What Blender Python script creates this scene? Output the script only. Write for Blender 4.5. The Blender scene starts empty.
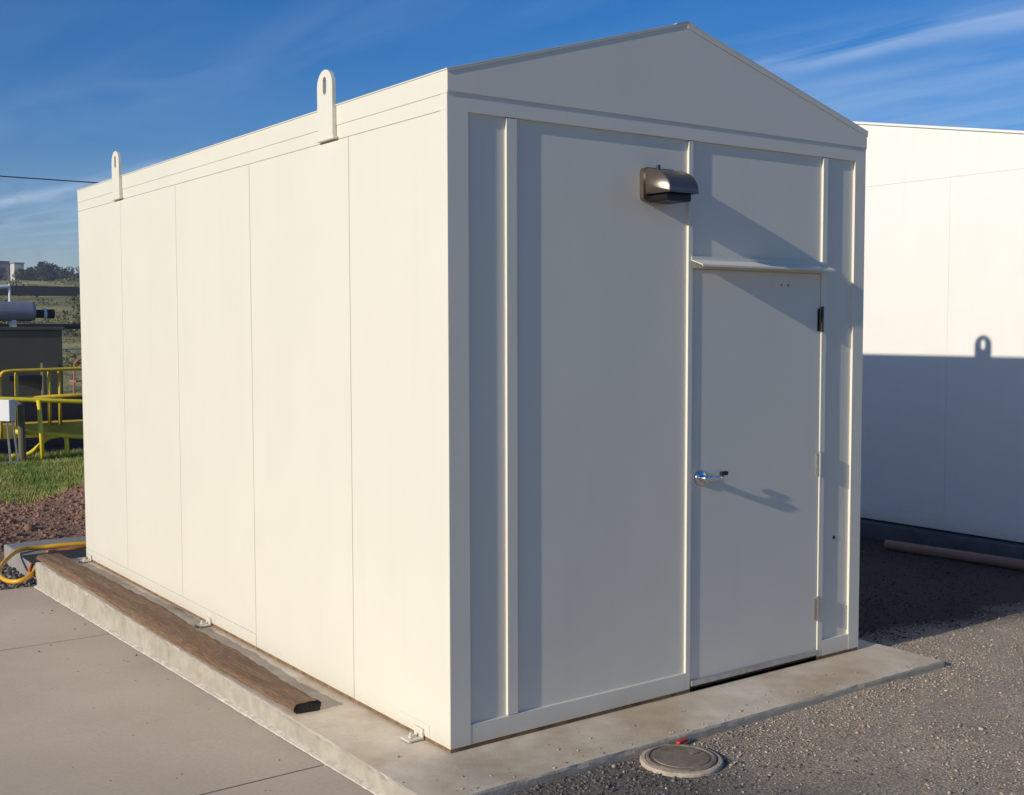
import bpy, bmesh, math, random
import numpy as np
from mathutils import Vector, Matrix
random.seed(7); rng = np.random.default_rng(11)
S = bpy.context.scene
C = S.collection
R = math.radians

# ---------------------------------------------------------------- materials
def mat(name, col, rough=.6, metal=0., var=.0, vscale=6., col2=None, cscale=3., cmix=.5, bump=0., bscale=40., bdist=.01,
        spec=.5, detail=6., island=0., stretch=None, coat=0.):
    m = bpy.data.materials.new(name); m.use_nodes = True
    nt = m.node_tree; N = nt.nodes; L = nt.links
    b = N['Principled BSDF']
    b.inputs['Roughness'].default_value = rough
    b.inputs['Metallic'].default_value = metal
    b.inputs['Specular IOR Level'].default_value = spec
    b.inputs['Coat Weight'].default_value = coat
    tc = N.new('ShaderNodeTexCoord'); vec = tc.outputs['Object']
    if stretch:
        mp = N.new('ShaderNodeMapping'); mp.inputs['Scale'].default_value = stretch
        L.new(vec, mp.inputs['Vector']); vec = mp.outputs['Vector']
    cur = None
    def noise(sc, det=detail, r=.6):
        n = N.new('ShaderNodeTexNoise'); n.inputs['Scale'].default_value = sc
        n.inputs['Detail'].default_value = det; n.inputs['Roughness'].default_value = r
        L.new(vec, n.inputs['Vector']); return n
    rgb = N.new('ShaderNodeRGB'); rgb.outputs[0].default_value = (*col, 1); cur = rgb.outputs[0]
    if col2 is not None:
        n = noise(cscale)
        cr = N.new('ShaderNodeValToRGB')
        cr.color_ramp.elements[0].position = .5 - .14; cr.color_ramp.elements[1].position = .5 + .14
        L.new(n.outputs['Fac'], cr.inputs[0])
        mu = N.new('ShaderNodeMath'); mu.operation = 'MULTIPLY'; mu.inputs[1].default_value = cmix
        L.new(cr.outputs[0], mu.inputs[0])
        mx = N.new('ShaderNodeMix'); mx.data_type = 'RGBA'
        L.new(mu.outputs[0], mx.inputs[0]); L.new(cur, mx.inputs[6]); mx.inputs[7].default_value = (*col2, 1)
        cur = mx.outputs[2]
    if var > 0:
        n = noise(vscale)
        mr = N.new('ShaderNodeMapRange'); mr.inputs[1].default_value = .3; mr.inputs[2].default_value = .7
        mr.inputs[3].default_value = 1 - var; mr.inputs[4].default_value = 1 + var
        L.new(n.outputs['Fac'], mr.inputs[0])
        vm = N.new('ShaderNodeVectorMath'); vm.operation = 'SCALE'
        L.new(cur, vm.inputs[0]); L.new(mr.outputs[0], vm.inputs['Scale']); cur = vm.outputs[0]
    if island > 0:
        g = N.new('ShaderNodeNewGeometry')
        mr = N.new('ShaderNodeMapRange'); mr.inputs[3].default_value = 1 - island; mr.inputs[4].default_value = 1 + island
        L.new(g.outputs['Random Per Island'], mr.inputs[0])
        vm = N.new('ShaderNodeVectorMath'); vm.operation = 'SCALE'
        L.new(cur, vm.inputs[0]); L.new(mr.outputs[0], vm.inputs['Scale']); cur = vm.outputs[0]
    L.new(cur, b.inputs['Base Color'])
    if bump > 0:
        n = noise(bscale)
        bp = N.new('ShaderNodeBump'); bp.inputs['Strength'].default_value = bump; bp.inputs['Distance'].default_value = bdist
        L.new(n.outputs['Fac'], bp.inputs['Height']); L.new(bp.outputs[0], b.inputs['Normal'])
    return m

CREAM = (.775, .735, .61)
def paint(name, col, sheet=.35, stain=.0):
    """painted steel sheet: slow oil-canning ripple, faint orange peel, slight gloss variation"""
    m = mat(name, col, rough=.38, var=.015, vscale=1.7)
    nt = m.node_tree; N = nt.nodes; L = nt.links; b = N['Principled BSDF']
    tc = N.new('ShaderNodeTexCoord')
    n1 = N.new('ShaderNodeTexNoise'); n1.inputs['Scale'].default_value = 1.6; n1.inputs['Detail'].default_value = 1.5
    n2 = N.new('ShaderNodeTexNoise'); n2.inputs['Scale'].default_value = 260; n2.inputs['Detail'].default_value = 1
    L.new(tc.outputs['Object'], n1.inputs['Vector']); L.new(tc.outputs['Object'], n2.inputs['Vector'])
    b1 = N.new('ShaderNodeBump'); b1.inputs['Strength'].default_value = sheet; b1.inputs['Distance'].default_value = .02
    b2 = N.new('ShaderNodeBump'); b2.inputs['Strength'].default_value = .10; b2.inputs['Distance'].default_value = .0006
    L.new(n1.outputs['Fac'], b1.inputs['Height']); L.new(n2.outputs['Fac'], b2.inputs['Height'])
    L.new(b1.outputs[0], b2.inputs['Normal']); L.new(b2.outputs[0], b.inputs['Normal'])
    n3 = N.new('ShaderNodeTexNoise'); n3.inputs['Scale'].default_value = 5; n3.inputs['Detail'].default_value = 5
    mr = N.new('ShaderNodeMapRange'); mr.inputs[3].default_value = .30; mr.inputs[4].default_value = .5
    L.new(tc.outputs['Object'], n3.inputs['Vector']); L.new(n3.outputs['Fac'], mr.inputs[0]); L.new(mr.outputs[0], b.inputs['Roughness'])
    # rain-splash grime along the foot of the wall, broken up by noise
    base = b.inputs['Base Color'].links[0].from_socket
    sep = N.new('ShaderNodeSeparateXYZ'); L.new(tc.outputs['Object'], sep.inputs[0])
    mz = N.new('ShaderNodeMapRange'); mz.inputs[1].default_value = 0; mz.inputs[2].default_value = .16
    mz.inputs[3].default_value = 1; mz.inputs[4].default_value = 0; L.new(sep.outputs['Z'], mz.inputs[0])
    n4 = N.new('ShaderNodeTexNoise'); n4.inputs['Scale'].default_value = 14; n4.inputs['Detail'].default_value = 8; n4.inputs['Roughness'].default_value = .7
    L.new(tc.outputs['Object'], n4.inputs['Vector'])
    p = N.new('ShaderNodeMath'); p.operation = 'POWER'; p.inputs[1].default_value = 2.2; L.new(mz.outputs[0], p.inputs[0])
    mm = N.new('ShaderNodeMath'); mm.operation = 'MULTIPLY'; L.new(p.outputs[0], mm.inputs[0]); L.new(n4.outputs['Fac'], mm.inputs[1])
    m3 = N.new('ShaderNodeMath'); m3.operation = 'MULTIPLY'; m3.inputs[1].default_value = .75; L.new(mm.outputs[0], m3.inputs[0])
    # thin dust film and a few faint runs
    mp = N.new('ShaderNodeMapping'); mp.inputs['Scale'].default_value = (9, 9, .5); L.new(tc.outputs['Object'], mp.inputs['Vector'])
    n5 = N.new('ShaderNodeTexNoise'); n5.inputs['Scale'].default_value = 1.5; n5.inputs['Detail'].default_value = 7; n5.inputs['Roughness'].default_value = .65
    L.new(mp.outputs[0], n5.inputs['Vector'])
    m5 = N.new('ShaderNodeMapRange'); m5.inputs[1].default_value = .52; m5.inputs[2].default_value = .8; m5.inputs[3].default_value = 0; m5.inputs[4].default_value = .06
    L.new(n5.outputs['Fac'], m5.inputs[0])
    ad = N.new('ShaderNodeMath'); ad.operation = 'ADD'; ad.use_clamp = True; L.new(m3.outputs[0], ad.inputs[0]); L.new(m5.outputs[0], ad.inputs[1])
    mx = N.new('ShaderNodeMix'); mx.data_type = 'RGBA'; L.new(ad.outputs[0], mx.inputs[0]); L.new(base, mx.inputs[6])
    mx.inputs[7].default_value = (.42, .34, .24, 1); L.new(mx.outputs[2], b.inputs['Base Color'])
    return m

M = {}
M['cream'] = paint('cream_paint', CREAM, .30)
M['front'] = paint('front_paint', CREAM, .16)
M['door'] = paint('door_paint', (.73, .70, .60), .07)
M['neigh'] = paint('neighbour_paint', (.86, .83, .76), .25)
M['rust'] = mat('rusty_sealant', (.30, .19, .09), .85, col2=(.12, .06, .03), cscale=18, cmix=.8, bump=.5, bscale=60)
M['slab'] = mat('slab_concrete', (.76, .66, .52), .85, var=.12, vscale=9, col2=(.50, .375, .23), cscale=1.5, cmix=.85, bump=.35, bscale=90, bdist=.004)
M['pave'] = mat('pavement_concrete', (.55, .45, .345), .9, var=.075, vscale=60, col2=(.44, .355, .27), cscale=.8, cmix=.75, bump=.3, bscale=140, bdist=.003)
M['joint'] = mat('pale_mortar', (.66, .58, .46), .9, var=.25, vscale=22, bump=.5, bscale=60)
M['timber'] = mat('old_timber', (.17, .095, .05), .9, var=.35, vscale=6, col2=(.27, .175, .10), cscale=1.6, cmix=.6, bump=.8, bscale=8, bdist=.012, stretch=(22, 2.2, 22))
M['end_grain'] = mat('dark_end_grain', (.02, .015, .012), .95, bump=1, bscale=60, var=.5, vscale=50)  # near-black colour for both plank ends
M['gravel_bed'] = mat('gravel_fines', (.56, .45, .335), .95, var=.6, vscale=75, col2=(.40, .32, .24), cscale=2.4, cmix=.6, bump=1., bscale=85, bdist=.03)
def shade_and_rock_mask():
    # shade painted into the gravel between the buildings; loose dark rock before the slab
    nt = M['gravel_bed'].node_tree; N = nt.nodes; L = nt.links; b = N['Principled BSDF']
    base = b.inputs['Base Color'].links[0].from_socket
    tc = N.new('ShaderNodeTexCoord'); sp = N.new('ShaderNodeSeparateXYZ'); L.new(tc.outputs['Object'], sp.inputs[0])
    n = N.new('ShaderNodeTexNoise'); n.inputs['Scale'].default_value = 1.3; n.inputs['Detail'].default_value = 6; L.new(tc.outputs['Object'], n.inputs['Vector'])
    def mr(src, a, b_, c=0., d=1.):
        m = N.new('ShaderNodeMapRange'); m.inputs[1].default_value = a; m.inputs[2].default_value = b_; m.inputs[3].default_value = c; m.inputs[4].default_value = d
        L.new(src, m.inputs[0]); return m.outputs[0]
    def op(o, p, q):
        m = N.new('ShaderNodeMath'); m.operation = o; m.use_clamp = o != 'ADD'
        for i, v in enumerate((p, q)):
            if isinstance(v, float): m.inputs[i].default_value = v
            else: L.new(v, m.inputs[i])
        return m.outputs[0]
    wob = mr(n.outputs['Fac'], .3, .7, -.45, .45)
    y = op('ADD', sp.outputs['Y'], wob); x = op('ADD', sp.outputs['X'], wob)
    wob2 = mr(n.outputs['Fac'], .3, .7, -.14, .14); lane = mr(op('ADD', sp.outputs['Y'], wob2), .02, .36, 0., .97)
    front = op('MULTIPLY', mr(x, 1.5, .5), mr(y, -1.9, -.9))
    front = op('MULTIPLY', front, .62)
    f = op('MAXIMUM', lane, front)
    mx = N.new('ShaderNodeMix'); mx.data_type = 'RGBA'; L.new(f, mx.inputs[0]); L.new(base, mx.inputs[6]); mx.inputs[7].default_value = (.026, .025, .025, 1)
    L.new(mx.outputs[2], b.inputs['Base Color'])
shade_and_rock_mask()
M['stone'] = mat('crushed_stone', (.40, .325, .25), .85, island=.5, var=.1, vscale=80)
M['dark_stone'] = mat('dark_crushed_stone', (.125, .115, .108), .8, island=.75)
M['dirt'] = mat('tilled_dirt', (.36, .205, .135), .95, var=.35, vscale=9, col2=(.22, .115, .07), cscale=3, cmix=.6, bump=1, bscale=30, bdist=.03)
M['grassbed'] = mat('turf_soil', (.10, .12, .035), .95, var=.3, vscale=3, bump=.5, bscale=20)
M['grass'] = mat('grass_blades', (.15, .23, .03), .6, island=.45, col2=(.42, .40, .10), cscale=1.3, cmix=.9)
M['terrain'] = mat('dry_terrain', (.42, .36, .12), .95, var=.3, vscale=.25, col2=(.06, .07, .03), cscale=.07, cmix=.9, bump=1, bscale=.8, bdist=.5)
M['scrub'] = mat('scrub_leaves', (.06, .075, .028), .8, island=.5, col2=(.32, .29, .10), cscale=.06, cmix=.9)
M['steel'] = mat('brushed_steel', (.62, .61, .58), .28, metal=1, bump=.08, bscale=200)
M['zinc'] = mat('zinc_plate', (.55, .55, .53), .42, metal=.9, var=.15, vscale=30)
M['chrome'] = mat('chrome_lever', (.82, .82, .82), .14, metal=1)
M['black'] = mat('lever_reflection_black', (.012, .012, .013), .45)
M['gap'] = mat('dark_rubber', (.02, .02, .02), .8)
M['bronze'] = mat('bronze_housing', (.20, .165, .14), .33, metal=.75, var=.08, vscale=30)
M['lens'] = mat('smoked_lens', (.008, .008, .008), .4)
M['rustcap'] = mat('weathered_iron', (.30, .235, .175), .8, metal=.2, var=.3, vscale=24, col2=(.16, .12, .085), cscale=9, cmix=.7, bump=.7, bscale=60, bdist=.004)
M['ring'] = mat('riser_concrete', (.52, .42, .30), .9, var=.2, vscale=20, bump=.5, bscale=60)
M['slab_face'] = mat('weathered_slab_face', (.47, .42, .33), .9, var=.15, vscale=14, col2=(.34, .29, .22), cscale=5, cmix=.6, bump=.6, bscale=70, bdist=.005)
M['shaded_lane_stone'] = mat('shade_darkened_stone', (.04, .038, .037), .85, island=.7)  # stone colour darkened to carry the shade between the buildings
M['bounce_cut'] = mat('bounce_cut_dark', (.05, .05, .05), .95, var=.2, vscale=3, bump=.5, bscale=120)  # dark colour of the added ground that cuts bounce light
M['red'] = mat('red_plastic', (.55, .03, .02), .45)
M['pipe'] = mat('brown_pipe', (.26, .15, .11), .6, var=.15, vscale=10)
M['nbase'] = mat('dark_concrete', (.10, .10, .105), .9, var=.2, vscale=6, bump=.4, bscale=50)  # dark grey for the footing and the pavement subbase
M['yellow'] = mat('safety_yellow', (.90, .70, .03), .45, var=.08, vscale=10)
M['ochre'] = mat('dull_yellow', (.80, .52, .04), .6, var=.15, vscale=4)  # duller and more orange than the safety yellow
M['hose_y'] = mat('yellow_hose', (.80, .42, .015), .4)
M['hose_o'] = mat('orange_hose', (.60, .17, .02), .45, var=.2, vscale=9)
M['pad'] = mat('grey_pad_concrete', (.30, .275, .25), .9, var=.14, vscale=6, bump=.4, bscale=60)
M['olive'] = mat('olive_paint', (.13, .12, .075), .7, var=.08, vscale=2, bump=.15, bscale=4)
M['navy'] = mat('dark_navy_steel', (.012, .014, .03), .6)
M['tank'] = mat('galvanised_tank', (.34, .34, .38), .5, metal=.5, var=.1, vscale=4)
M['whitep'] = mat('white_paint', (.75, .75, .73), .5)
M['pink'] = mat('faded_red_paint', (.42, .17, .13), .6)
M['water'] = mat('dark_basin_water', (.01, .013, .02), .1)
M['bark'] = mat('bark', (.09, .065, .045), .9, bump=.5, bscale=6)
M['leaf'] = mat('tree_leaves', (.040, .062, .032), .8, island=.5)
M['leaf2'] = mat('blue_green_leaves', (.045, .07, .05), .8, island=.45)
M['bwhite'] = mat('pale_render', (.62, .60, .56), .8)
M['bgrey'] = mat('violet_grey_render', (.20, .19, .22), .8)
M['glass'] = mat('window_glass', (.03, .035, .04), .15)
M['cable'] = mat('cable_black', (.03, .03, .035), .7)

# ---------------------------------------------------------------- helpers
def link(name, bm_or_me, m=None, parent=None, smooth=False, label=None, cat=None, kind=None, group=None):
    if isinstance(bm_or_me, bmesh.types.BMesh):
        me = bpy.data.meshes.new(name); bm_or_me.normal_update(); bm_or_me.to_mesh(me); bm_or_me.free()
    else: me = bm_or_me
    for mm in (m if isinstance(m, (list, tuple)) else [m]):
        if mm: me.materials.append(M[mm] if isinstance(mm, str) else mm)
    if smooth: me.polygons.foreach_set('use_smooth', [True] * len(me.polygons))
    o = bpy.data.objects.new(name, me); C.objects.link(o)
    if parent:
        o.parent = parent
        o.matrix_parent_inverse = Matrix.Identity(4)
        if not o.get('_l'):
            # vertices are written in world space: bring them into the parent's space
            w = Matrix.Identity(4); p = parent
            while p: w = p.matrix_basis @ w; p = p.parent
            me.transform(w.inverted())
    tag(o, label, cat, kind, group)
    return o
def tag(o, label=None, cat=None, kind=None, group=None):
    if label: o['label'] = label
    if cat: o['category'] = cat
    if kind: o['kind'] = kind
    if group: o['group'] = group
    return o
def thing(name, loc, label, cat, group=None):
    o = bpy.data.objects.new(name, None); C.objects.link(o); o.location = loc
    o.empty_display_size = .2
    return tag(o, label, cat, None, group)
def box(bm, x0, x1, y0, y1, z0, z1, bev=0.):
    r = bmesh.ops.create_cube(bm, size=1.)
    vs = r['verts']
    for v in vs:
        v.co = Vector(((x0 + x1) / 2 + v.co.x * (x1 - x0), (y0 + y1) / 2 + v.co.y * (y1 - y0), (z0 + z1) / 2 + v.co.z * (z1 - z0)))
    if bev:
        es = list({e for v in vs for e in v.link_edges})
        bmesh.ops.bevel(bm, geom=es, offset=bev, segments=2, affect='EDGES', profile=.5)
    return vs
def B(*a, bev=0.):
    bm = bmesh.new(); box(bm, *a, bev=bev); return bm
def prism_xz(pts, y0, y1, bm=None):
    """closed outline in XZ extruded along Y"""
    bm = bm or bmesh.new()
    a = [bm.verts.new((x, y0, z)) for x, z in pts]; b = [bm.verts.new((x, y1, z)) for x, z in pts]
    bm.faces.new(a); bm.faces.new(b[::-1])
    for i in range(len(a)):
        j = (i + 1) % len(a); bm.faces.new((a[j], a[i], b[i], b[j]))
    bmesh.ops.recalc_face_normals(bm, faces=bm.faces[:]); return bm
def prism_yz(pts, x0, x1, bm=None):
    bm = bm or bmesh.new()
    a = [bm.verts.new((x0, y, z)) for y, z in pts]; b = [bm.verts.new((x1, y, z)) for y, z in pts]
    bm.faces.new(a); bm.faces.new(b[::-1])
    for i in range(len(a)):
        j = (i + 1) % len(a); bm.faces.new((a[j], a[i], b[i], b[j]))
    bmesh.ops.recalc_face_normals(bm, faces=bm.faces[:]); return bm
def smooth_path(pts, n=8):
    P = [Vector(p) for p in pts]; P = [P[0] * 2 - P[1]] + P + [P[-1] * 2 - P[-2]]; out = []
    for i in range(1, len(P) - 2):
        for k in range(n):
            t = k / n
            a, b, c, d = P[i - 1], P[i], P[i + 1], P[i + 2]
            out.append(.5 * ((2 * b) + (-a + c) * t + (2 * a - 5 * b + 4 * c - d) * t * t + (-a + 3 * b - 3 * c + d) * t ** 3))
    out.append(P[-2]); return out
def tube(bm, pts, r, seg=10, cap=True):
    P = [Vector(p) for p in pts]; rs = r if isinstance(r, (list, tuple)) else [r] * len(P)
    rings = []; up = Vector((0, 0, 1))
    for i, p in enumerate(P):
        d = (P[min(i + 1, len(P) - 1)] - P[max(i - 1, 0)]).normalized()
        u = up if abs(d.z) < .95 else Vector((0, 1, 0))
        s = d.cross(u).normalized(); t = s.cross(d).normalized()
        rings.append([bm.verts.new(p + (s * math.cos(a) + t * math.sin(a)) * rs[i]) for a in [2 * math.pi * k / seg for k in range(seg)]])
    for a, b in zip(rings, rings[1:]):
        for k in range(seg):
            bm.faces.new((a[k], a[(k + 1) % seg], b[(k + 1) % seg], b[k]))
    if cap: bm.faces.new(rings[0][::-1]); bm.faces.new(rings[-1])
    bmesh.ops.recalc_face_normals(bm, faces=bm.faces[:])
    return bm
def T(pts, r, seg=10, curve=0):
    return tube(bmesh.new(), smooth_path(pts, curve) if curve else pts, r, seg)
def lathe(prof, c, seg=48, bm=None):
    bm = bm or bmesh.new(); rings = []
    for r, z in prof:
        rings.append([bm.verts.new((c[0] + r * math.cos(2 * math.pi * k / seg), c[1] + r * math.sin(2 * math.pi * k / seg), z)) for k in range(seg)])
    for a, b in zip(rings, rings[1:]):
        for k in range(seg): bm.faces.new((a[k], a[(k + 1) % seg], b[(k + 1) % seg], b[k]))
    bm.faces.new(rings[0][::-1]); bm.faces.new(rings[-1])
    bmesh.ops.recalc_face_normals(bm, faces=bm.faces[:]); return bm
def mesh_np(name, V, F):
    me = bpy.data.meshes.new(name); n = F.shape[1]
    me.vertices.add(len(V)); me.vertices.foreach_set('co', V.astype(np.float32).ravel())
    me.loops.add(F.size); me.loops.foreach_set('vertex_index', F.astype(np.int32).ravel())
    me.polygons.add(len(F)); me.polygons.foreach_set('loop_start', np.arange(0, F.size, n, dtype=np.int32))
    me.update(calc_edges=True); me.validate(); return me
def vnoise(x, y, seed=0):
    """cheap smooth value noise"""
    xi = np.floor(x).astype(int); yi = np.floor(y).astype(int); fx = x - xi; fy = y - yi
    fx = fx * fx * (3 - 2 * fx); fy = fy * fy * (3 - 2 * fy)
    def h(a, b):
        n = (a * 374761393 + b * 668265263 + seed * 1442695041) & 0xffffffff
        n = ((n ^ (n >> 13)) * 1274126177) & 0xffffffff
        return ((n ^ (n >> 16)) & 0xffff) / 65535.
    return (h(xi, yi) * (1 - fx) + h(xi + 1, yi) * fx) * (1 - fy) + (h(xi, yi + 1) * (1 - fx) + h(xi + 1, yi + 1) * fx) * fy
def fbm(x, y, o=4, seed=0):
    s = 0; a = .5
    for k in range(o): s = s + a * (vnoise(x * 2 ** k, y * 2 ** k, seed + k) - .5); a *= .5
    return s
def grid_mesh(name, xs, ys, zf, skip=None):
    X, Y = np.meshgrid(xs, ys); Z = zf(X, Y)
    V = np.stack([X, Y, Z], -1).reshape(-1, 3); nx, ny = len(xs), len(ys)
    i, j = np.meshgrid(np.arange(nx - 1), np.arange(ny - 1)); a = (j * nx + i)
    F = np.stack([a, a + 1, a + nx + 1, a + nx], -1).reshape(-1, 4)
    if skip is not None:
        cx = (X[:-1, :-1] + X[1:, 1:]) / 2; cy = (Y[:-1, :-1] + Y[1:, 1:]) / 2
        F = F[~skip(cx, cy).reshape(-1)]
    return mesh_np(name, V, F)
ICO = None
def ico():
    bm = bmesh.new(); bmesh.ops.create_icosphere(bm, subdivisions=1, radius=1.)
    v = np.array([q.co[:] for q in bm.verts]); f = np.array([[q.index for q in p.verts] for p in bm.faces]); bm.free(); return v, f
def rocks(name, P, size, flat=.7):
    """one mesh of many angular stones, centres P, radius size"""
    v, f = ico(); n = len(P)
    tm = [v * (1 + .55 * (rng.random((len(v), 1)) - .5)) for _ in range(12)]
    A = np.stack([tm[k] for k in rng.integers(0, 12, n)])
    A = A * rng.uniform(.6, 1.25, (n, 1, 3))
    th = rng.uniform(0, 2 * np.pi, n); ph = rng.uniform(-1, 1, n)
    c, s = np.cos(th), np.sin(th); Z = np.zeros(n); O = np.ones(n)
    Rz = np.stack([np.stack([c, -s, Z], -1), np.stack([s, c, Z], -1), np.stack([Z, Z, O], -1)], 1)
    c, s = np.cos(ph), np.sin(ph)
    Rx = np.stack([np.stack([O, Z, Z], -1), np.stack([Z, c, -s], -1), np.stack([Z, s, c], -1)], 1)
    A = np.einsum('nij,nkj->nki', Rz @ Rx, A); A[:, :, 2] *= flat
    A = A * size[:, None, None] + P[:, None, :]
    F = (f[None] + (np.arange(n) * len(v))[:, None, None]).reshape(-1, 3)
    return mesh_np(name, A.reshape(-1, 3), F)

# ---------------------------------------------------------------- camera
cam = bpy.data.cameras.new('camera'); co = bpy.data.objects.new('camera', cam); C.objects.link(co); S.camera = co
pitch, yaw, roll = R(3.438), R(35.944), R(-.129)
Fw = Vector((math.sin(yaw) * math.cos(pitch), math.cos(yaw) * math.cos(pitch), -math.sin(pitch)))
Rt = Vector((math.cos(yaw), -math.sin(yaw), 0)); Up = Rt.cross(Fw)
Rr = Rt * math.cos(roll) + Up * math.sin(roll); Uu = -Rt * math.sin(roll) + Up * math.cos(roll)
mw = Matrix((Rr, Uu, -Fw)).transposed().to_4x4(); mw.translation = Vector((-2.571, -3.982, 1.75))
co.matrix_world = mw
cam.sensor_width = 36; cam.lens = 1176.73 / 1024 * 36; cam.clip_end = 6000; cam.clip_start = .05

# ---------------------------------------------------------------- light
EL, AZ = R(19.1), R(5.2)         # the sun travels towards +X and a little +Y
sdir = Vector((math.cos(EL) * math.cos(AZ), math.cos(EL) * math.sin(AZ), -math.sin(EL)))
sl = bpy.data.lights.new('sun', 'SUN'); sl.energy = 3.75; sl.angle = R(.55); sl.color = (1., .93, .80)
so = bpy.data.objects.new('sun', sl); C.objects.link(so); so.rotation_euler = sdir.to_track_quat('-Z', 'Y').to_euler()
W = bpy.data.worlds.new('World'); S.world = W; W.use_nodes = True
nt = W.node_tree; N = nt.nodes; L = nt.links
bg = N['Background']; bg.inputs['Strength'].default_value = .086
sky = N.new('ShaderNodeTexSky'); sky.sky_type = 'NISHITA'; sky.sun_disc = False
sky.sun_elevation = EL; sky.sun_rotation = math.atan2(-sdir.x, -sdir.y)
sky.air_density = 1.0; sky.dust_density = .25; sky.ozone_density = 1.6; sky.altitude = 100
hs = N.new('ShaderNodeHueSaturation'); hs.inputs['Saturation'].default_value = 1.36
wb = N.new('ShaderNodeVectorMath'); wb.operation = 'MULTIPLY'; wb.inputs[1].default_value = (.83, .89, 1.17)
L.new(sky.outputs[0], wb.inputs[0]); L.new(wb.outputs[0], hs.inputs['Color'])
# thin cirrus: stretched noise on the dome
tc = N.new('ShaderNodeTexCoord')
sp = N.new('ShaderNodeSeparateXYZ'); L.new(tc.outputs['Generated'], sp.inputs[0])
mz = N.new('ShaderNodeMath'); mz.operation = 'MAXIMUM'; mz.inputs[1].default_value = .06; L.new(sp.outputs['Z'], mz.inputs[0])
dv = N.new('ShaderNodeVectorMath'); dv.operation = 'DIVIDE'
cb = N.new('ShaderNodeCombineXYZ')
for k in range(3): L.new(mz.outputs[0], cb.inputs[k])
L.new(tc.outputs['Generated'], dv.inputs[0]); L.new(cb.outputs[0], dv.inputs[1])
sq = N.new('ShaderNodeSeparateXYZ'); L.new(dv.outputs[0], sq.inputs[0])
def MA(op, a, b, clamp=False):
    m = N.new('ShaderNodeMath'); m.operation = op; m.use_clamp = clamp
    for k, v in enumerate((a, b)):
        if isinstance(v, (int, float)): m.inputs[k].default_value = v
        else: L.new(v, m.inputs[k])
    return m.outputs[0]
mp = N.new('ShaderNodeMapping'); mp.inputs['Rotation'].default_value = (0, 0, R(-9.6)); mp.inputs['Scale'].default_value = (1.5, .34, 0)
L.new(dv.outputs[0], mp.inputs['Vector'])
n1 = N.new('ShaderNodeTexNoise'); n1.inputs['Scale'].default_value = 2.0; n1.inputs['Detail'].default_value = 7; n1.inputs['Roughness'].default_value = .55; n1.inputs['Distortion'].default_value = .6
L.new(mp.outputs[0], n1.inputs['Vector'])
n0 = N.new('ShaderNodeTexNoise'); n0.inputs['Scale'].default_value = 1.7; n0.inputs['Detail'].default_value = 3
L.new(dv.outputs[0], n0.inputs['Vector'])
xp = MA('ADD', sq.outputs['X'], MA('MULTIPLY', sq.outputs['Y'], .17))
xp = MA('ADD', xp, MA('MULTIPLY', MA('SUBTRACT', n0.outputs['Fac'], .5), .35))
rp = N.new('ShaderNodeValToRGB'); rp.color_ramp.interpolation = 'B_SPLINE'
L.new(MA('MULTIPLY', xp, .125), rp.inputs[0])
els = [(0., .06), (2.1, .02), (2.52, .20), (2.9, .04), (3.3, .03), (3.7, .15), (3.90, 1.), (4.12, .6), (4.30, .15), (4.75, .6), (5.4, .3), (7.9, .3)]
e = rp.color_ramp.elements
e[0].position = 0; e[0].color = (.15, .15, .15, 1); e[1].position = 1; e[1].color = (.3, .3, .3, 1)
for p, v in els[1:]:
    q = e.new(p / 8); q.color = (v, v, v, 1)
cr = N.new('ShaderNodeMapRange'); cr.inputs[1].default_value = .30; cr.inputs[2].default_value = .72; cr.inputs[3].default_value = 0; cr.inputs[4].default_value = 1.
L.new(n1.outputs['Fac'], cr.inputs[0])
cloud = MA('MULTIPLY', MA('MULTIPLY', rp.outputs[0], cr.outputs[0]), .62, True)
mx = N.new('ShaderNodeMix'); mx.data_type = 'RGBA'
L.new(cloud, mx.inputs[0]); L.new(hs.outputs[0], mx.inputs[6]); mx.inputs[7].default_value = (7.6, 9.2, 11.4, 1)
L.new(mx.outputs[2], bg.inputs['Color'])
vs = S.view_settings; vs.view_transform = 'Standard'; vs.look = 'None'; vs.gamma = 1; vs.exposure = 0.0; vs.use_curve_mapping = False

# ================================================================ SETTING
def pave_z(y): return -.075 - .0205 * y
def grav_z(x, y): return -.036 - .036 * np.clip(x - 2.8, 0, 3.2)
# terrain sheet to the horizon, with a rising hillside far to the north
def terr(x, y):
    d = np.hypot(x + 2.6, y + 4.)
    ang = np.arctan2(x + 2.6, y + 4.)
    w = np.clip((np.cos(ang - .25) + .1) / .6, 0, 1)
    h = np.interp(d, [0, 30, 45, 60, 150, 260, 310, 420, 3000], [-.35, -.35, .35, 1.0, 5.0, 11.2, 12.5, 11.5, 11.5])
    h = -.35 + (h + .35) * w * np.interp(d, [0, 420, 1500], [1, 1, 0])
    return h + fbm(x / 14, y / 14, 4, 3) * np.interp(d, [0, 32, 70, 300], [0, 0, 1.0, 1.6])
ax = np.concatenate([-np.geomspace(2500, 14, 34), np.arange(-12, -1, 2), [0.2], np.arange(2, 12, 2), [12.], np.arange(14, 130, 2.2), np.geomspace(132, 2500, 24)])
ay = np.concatenate([-np.geomspace(2500, 12, 26), np.arange(-10, 13, 3), [13.55], [15.5], [18.0], np.arange(20, 300, 2.6), np.geomspace(302, 2500, 26)])
link('terrain', grid_mesh('terrain', ax, ay, terr, lambda x, y: (x > .2) & (x < 12) & (y > 13.55) & (y < 18)), 'terrain', kind='structure', smooth=True)

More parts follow.
